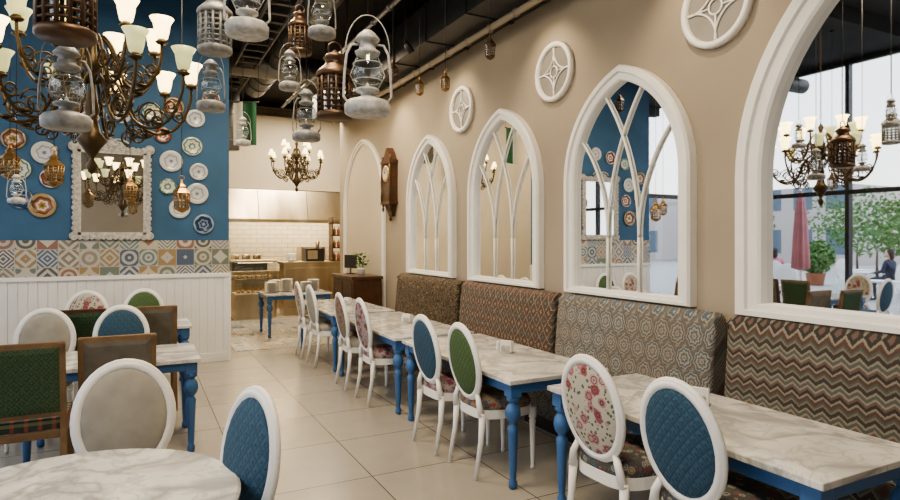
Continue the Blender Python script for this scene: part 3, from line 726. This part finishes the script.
# ============================================================ glass facade + terrace
def facade(name,p0,p1,nb):
    b=MB(); L=(Vector(p1)-Vector(p0)).length
    for k in range(nb+1): xx=L*k/nb; b.box((xx-.035,-.06,0),(xx+.035,.06,H),'dark')
    for zz in (0,2.45,H-.1): b.box((0,-.05,zz),(L,.05,zz+.08),'dark')
    b.add([(0,0,0),(L,0,0),(L,0,H),(0,0,H)],[(0,1,2,3)],'pane')
    d=Vector(p1)-Vector(p0); b.build(name,(p0[0],p0[1],0),math.atan2(d.y,d.x))
facade('window_1',(-4.2,-2.95),(-4.2,YB+.1),5)
facade('window_2',(-4.2,YB+.12),(-1.57,YB+.12),2)
boxobj('wall_front',(-4.3,-3.12,0),(3.9,-3.0,H),'wall')
boxobj('terrace_ground',(-40,-20,-.14),(-4.3,45,-.02),'terrace')
boxobj('terrace_ground',(-4.3,15.4,-.14),(10,45,-.02),'terrace')
b=MB(); b.box((-4.3,8.8,-.14),(.86,15.4,-.02),'terrace'); b.build('terrace_ground')
def building(x,y,w,d,h): boxobj('building',(x,y,-.1),(x+w,y+d,h),'building')
building(-39,2,5,9,4.2); building(-39,22,6,9,5.2); building(-36,33,8,8,5); building(-20,38,14,6,5); building(-39,-16,6,14,6)
def bush(name,x,y,h,r,trunk=0,n=900):
    b=MB()
    if trunk: b.tube([(0,0,-.02),(.03,0,trunk*.6),(0,0,trunk+.3)],[.07,.05,.04],'wood',8)
    else: b.lathe([(.25,-.02),(.32,.4),(.35,.42),(.3,.42)],'terracotta',seg=18)
    z0=trunk or .4
    for i in range(n):
        while True:
            p=Vector((random.uniform(-1,1),random.uniform(-1,1),random.uniform(-1,1)))
            if .3<p.length<1: break
        q=Vector((p.x*r,p.y*r,z0+(h-z0)/2+p.z*(h-z0)/2)); u=Vector([random.uniform(-1,1) for _ in range(3)]).normalized(); w=u.orthogonal().normalized()
        s=.11; b.add([tuple(q-u*s),tuple(q+w*s*.5),tuple(q+u*s),tuple(q-w*s*.5)],[(0,1,2,3)],'leaf')
    b.build(name,(x,y,0))
for x,y,h,r,t in ((-14.5,13.2,1.6,.6,0),(-13.5,6.0,1.5,.5,0),(-17,7.9,3.0,1.3,1.0),(-19,12.0,3.2,1.7,.9),(-15,17,3.6,1.6,1.2),(-26,18,4.4,2.6,1.0),(-22,5,3.8,1.9,1.0),(-28,11.5,4.0,2.6,.9),(-25,8.3,3.6,2.1,.8),(-22,15,3.5,2.0,.8),(-16.5,10.0,2.4,1.0,.6)):
    bush('tree' if t else 'potted_bush',x,y,h,r,t)
def umbrella(x,y):
    b=MB(); b.tube([(0,0,0),(0,0,2.75)],.025,'white',8); b.lathe([(.3,-.02),(.3,.06),(.06,.1)],'dark',seg=20)
    b.lathe([(.05,.95),(.17,1.0),(.15,1.5),(.11,2.2),(.05,2.68),(0,2.75)],'pink',seg=32,pleat=.14,np=8); b.build('folded_patio_umbrella',(x,y,0))
umbrella(-5.8,8.25); umbrella(-10.5,14.0); umbrella(-8.6,5.2)
for x,y,a in ((-10.3,8.7,0),(-11.9,8.9,-1.6),(-9.4,11.3,1),(-6.6,6.3,.3),(-8.4,7.3,-1.6),(-12.9,11.2,1.6),(-13.0,9.7,.3),(-7.0,9.4,-2),(-9.0,6.6,1.9),(-11.2,7.4,2.6)):
    oval_chair('white','white').build('outdoor_chair',(x,y,-.02),a)
for x,y in ((-10.9,9.6),(-7.3,7.4),(-12.2,10.5)):
    b=MB(); b.lathe([(.25,-.02),(.22,.02),(.03,.05),(.03,.68),(.38,.69),(.40,.70),(.40,.72),(0,.72)],'white',seg=24); b.build('patio_table',(x,y,0))
def person(x,y,rz,cloth,legc):
    root=bpy.data.objects.new('seated_person',None); bpy.context.collection.objects.link(root); root.location=(x,y,-.02); root.rotation_euler=(0,0,rz)
    def skin(name,J,Ed,mat):
        me=bpy.data.meshes.new(name); me.from_pydata([j[0] for j in J],Ed,[]); me.materials.append(M[mat])
        o=bpy.data.objects.new(name,me); bpy.context.collection.objects.link(o); o.parent=root
        md=o.modifiers.new('s','SKIN'); 
        for v_,j in zip(me.skin_vertices[0].data,J): v_.radius=(j[1],j[1]*(j[2] if len(j)>2 else 1))
        me.skin_vertices[0].data[0].use_root=True
        md.use_smooth_shade=True; s=o.modifiers.new('u','SUBSURF'); s.levels=1; s.render_levels=2
    skin('legs',[((0,0,.62),.11),((.1,.02,.62),.085),((.11,.42,.58),.065),((.11,.42,.10),.045),((.11,.40,.05),.04),((.11,.58,.03),.03),((-.1,.02,.62),.085),((-.11,.44,.58),.065),((-.11,.40,.10),.045),((-.11,.38,.05),.04),((-.11,.56,.03),.03)],[(0,1),(1,2),(2,3),(3,4),(4,5),(0,6),(6,7),(7,8),(8,9),(9,10)],legc)
    skin('torso',[((0,0,.64),.12),((0,-.02,.80),.12),((0,-.02,1.0),.135),((0,0,1.12),.06),((.18,0,1.06),.06),((.24,.06,.82),.045),((.16,.28,.76),.035),((-.18,0,1.06),.06),((-.24,.05,.82),.045),((-.16,.28,.76),.035)],[(0,1),(1,2),(2,3),(2,4),(4,5),(5,6),(2,7),(7,8),(8,9)],cloth)
    for s in (-1,1):
        J=[((s*.16,.27,.76),.03),((s*.14,.34,.765),.03)]; Ed=[(0,1)]
        for k in range(4):
            o=s*(.165-.017*k); J+=[((o,.385,.765),.009),((o,.425-.006*abs(k-1.5),.75),.008)]; Ed+=[(1,2+2*k),(2+2*k,3+2*k)]
        J+=[((s*.105,.33,.76),.011),((s*.09,.365,.755),.009)]; Ed+=[(0,10),(10,11)]
        skin('hand',J,Ed,'skin')
    b=MB(); b.tube([(0,0,1.08),(0,.01,1.19)],[.05,.045],'skin',12); b.ell((0,.02,1.28),(.075,.09,.115),'skin',18,12); b.ell((0,-.02,1.31),(.085,.09,.11),'hair',16,10); b.ell((0,-.06,1.22),(.075,.05,.12),'hair',12,8)
    b.ell((0,.115,1.265),(.012,.018,.02),'skin',8,6)
    for s in (-1,1): b.ell((s*.03,.098,1.29),(.013,.008,.007),'hair',8,6); b.ell((s*.078,.01,1.27),(.01,.02,.03),'skin',8,6)
    b.ell((0,.10,1.225),(.022,.008,.006),'cloth2',8,4)
    o=b.build('head'); o.parent=root
person(-10.3,8.7,.0,'cloth1','cloth1'); person(-9.4,11.3,1.0,'cloth2','cloth1')
# ============================================================ lights
def area(name,loc,size,power,col,rot=(0,0,0),sy=None):
    l=bpy.data.lights.new(name,'AREA'); l.energy=power; l.color=col; l.size=size
    if sy: l.shape='RECTANGLE'; l.size_y=sy
    o=bpy.data.objects.new(name,l); bpy.context.collection.objects.link(o); o.location=loc; o.rotation_euler=rot; return o
warm=(1,.82,.58)
for x,y,p in ((.6,1.2,100),(.6,5.9,115),(.6,3.4,95),(2.3,8.3,75)): area('ceiling_fill',(x,y,4.15 if x>1 else 4.5),.9,p,warm)  # hidden area fills added to light the room, no ceiling fixtures behind them
area('kitchen_fill',(3.2,12.6,4.5),1.5,170,(1,.86,.66))  # unseen overhead fill added to brighten the kitchen
area('hood_light',(3.2,14.7,2.25),2.8,95,(1,.78,.48),(0,0,0),.3)
area('niche_light',(2.7,10.8,4.4),.8,70,warm)
for yy in (1.2,3.0,4.8,6.7,8.6):
    l=bpy.data.lights.new('spot_lamp','SPOT'); l.energy=42; l.color=(1,.80,.54); l.spot_size=1.5; l.spot_blend=.8; l.shadow_soft_size=.05
    o=bpy.data.objects.new('spot_lamp',l); bpy.context.collection.objects.link(o); o.location=(2.96,yy,3.86); o.rotation_euler=(0,math.radians(-42),0)
# world
w=bpy.data.worlds.new('World'); bpy.context.scene.world=w; w.use_nodes=True; nt=w.node_tree; bg=nt.nodes['Background']
tc=nt.nodes.new('ShaderNodeTexCoord'); sp=nt.nodes.new('ShaderNodeSeparateXYZ'); nt.links.new(tc.outputs['Generated'],sp.inputs[0])
r=nt.nodes.new('ShaderNodeValToRGB'); nt.links.new(sp.outputs[2],r.inputs[0]); r.color_ramp.elements[0].color=(.97,.96,.95,1); r.color_ramp.elements[1].color=(.6,.76,1,1); r.color_ramp.elements[1].position=.8
nt.links.new(r.outputs[0],bg.inputs[0]); bg.inputs[1].default_value=2.7
# camera
th=math.radians(27.4); cam=bpy.data.cameras.new('camera'); co=bpy.data.objects.new('camera',cam); bpy.context.collection.objects.link(co)
co.location=(0,0,1.62); co.rotation_euler=(pi/2,0,-th); cam.lens=24; cam.sensor_width=36; cam.shift_y=-10/900; cam.clip_start=.05
bpy.context.scene.camera=co
try: bpy.context.scene.view_settings.look='AgX - Medium High Contrast'
except Exception: pass
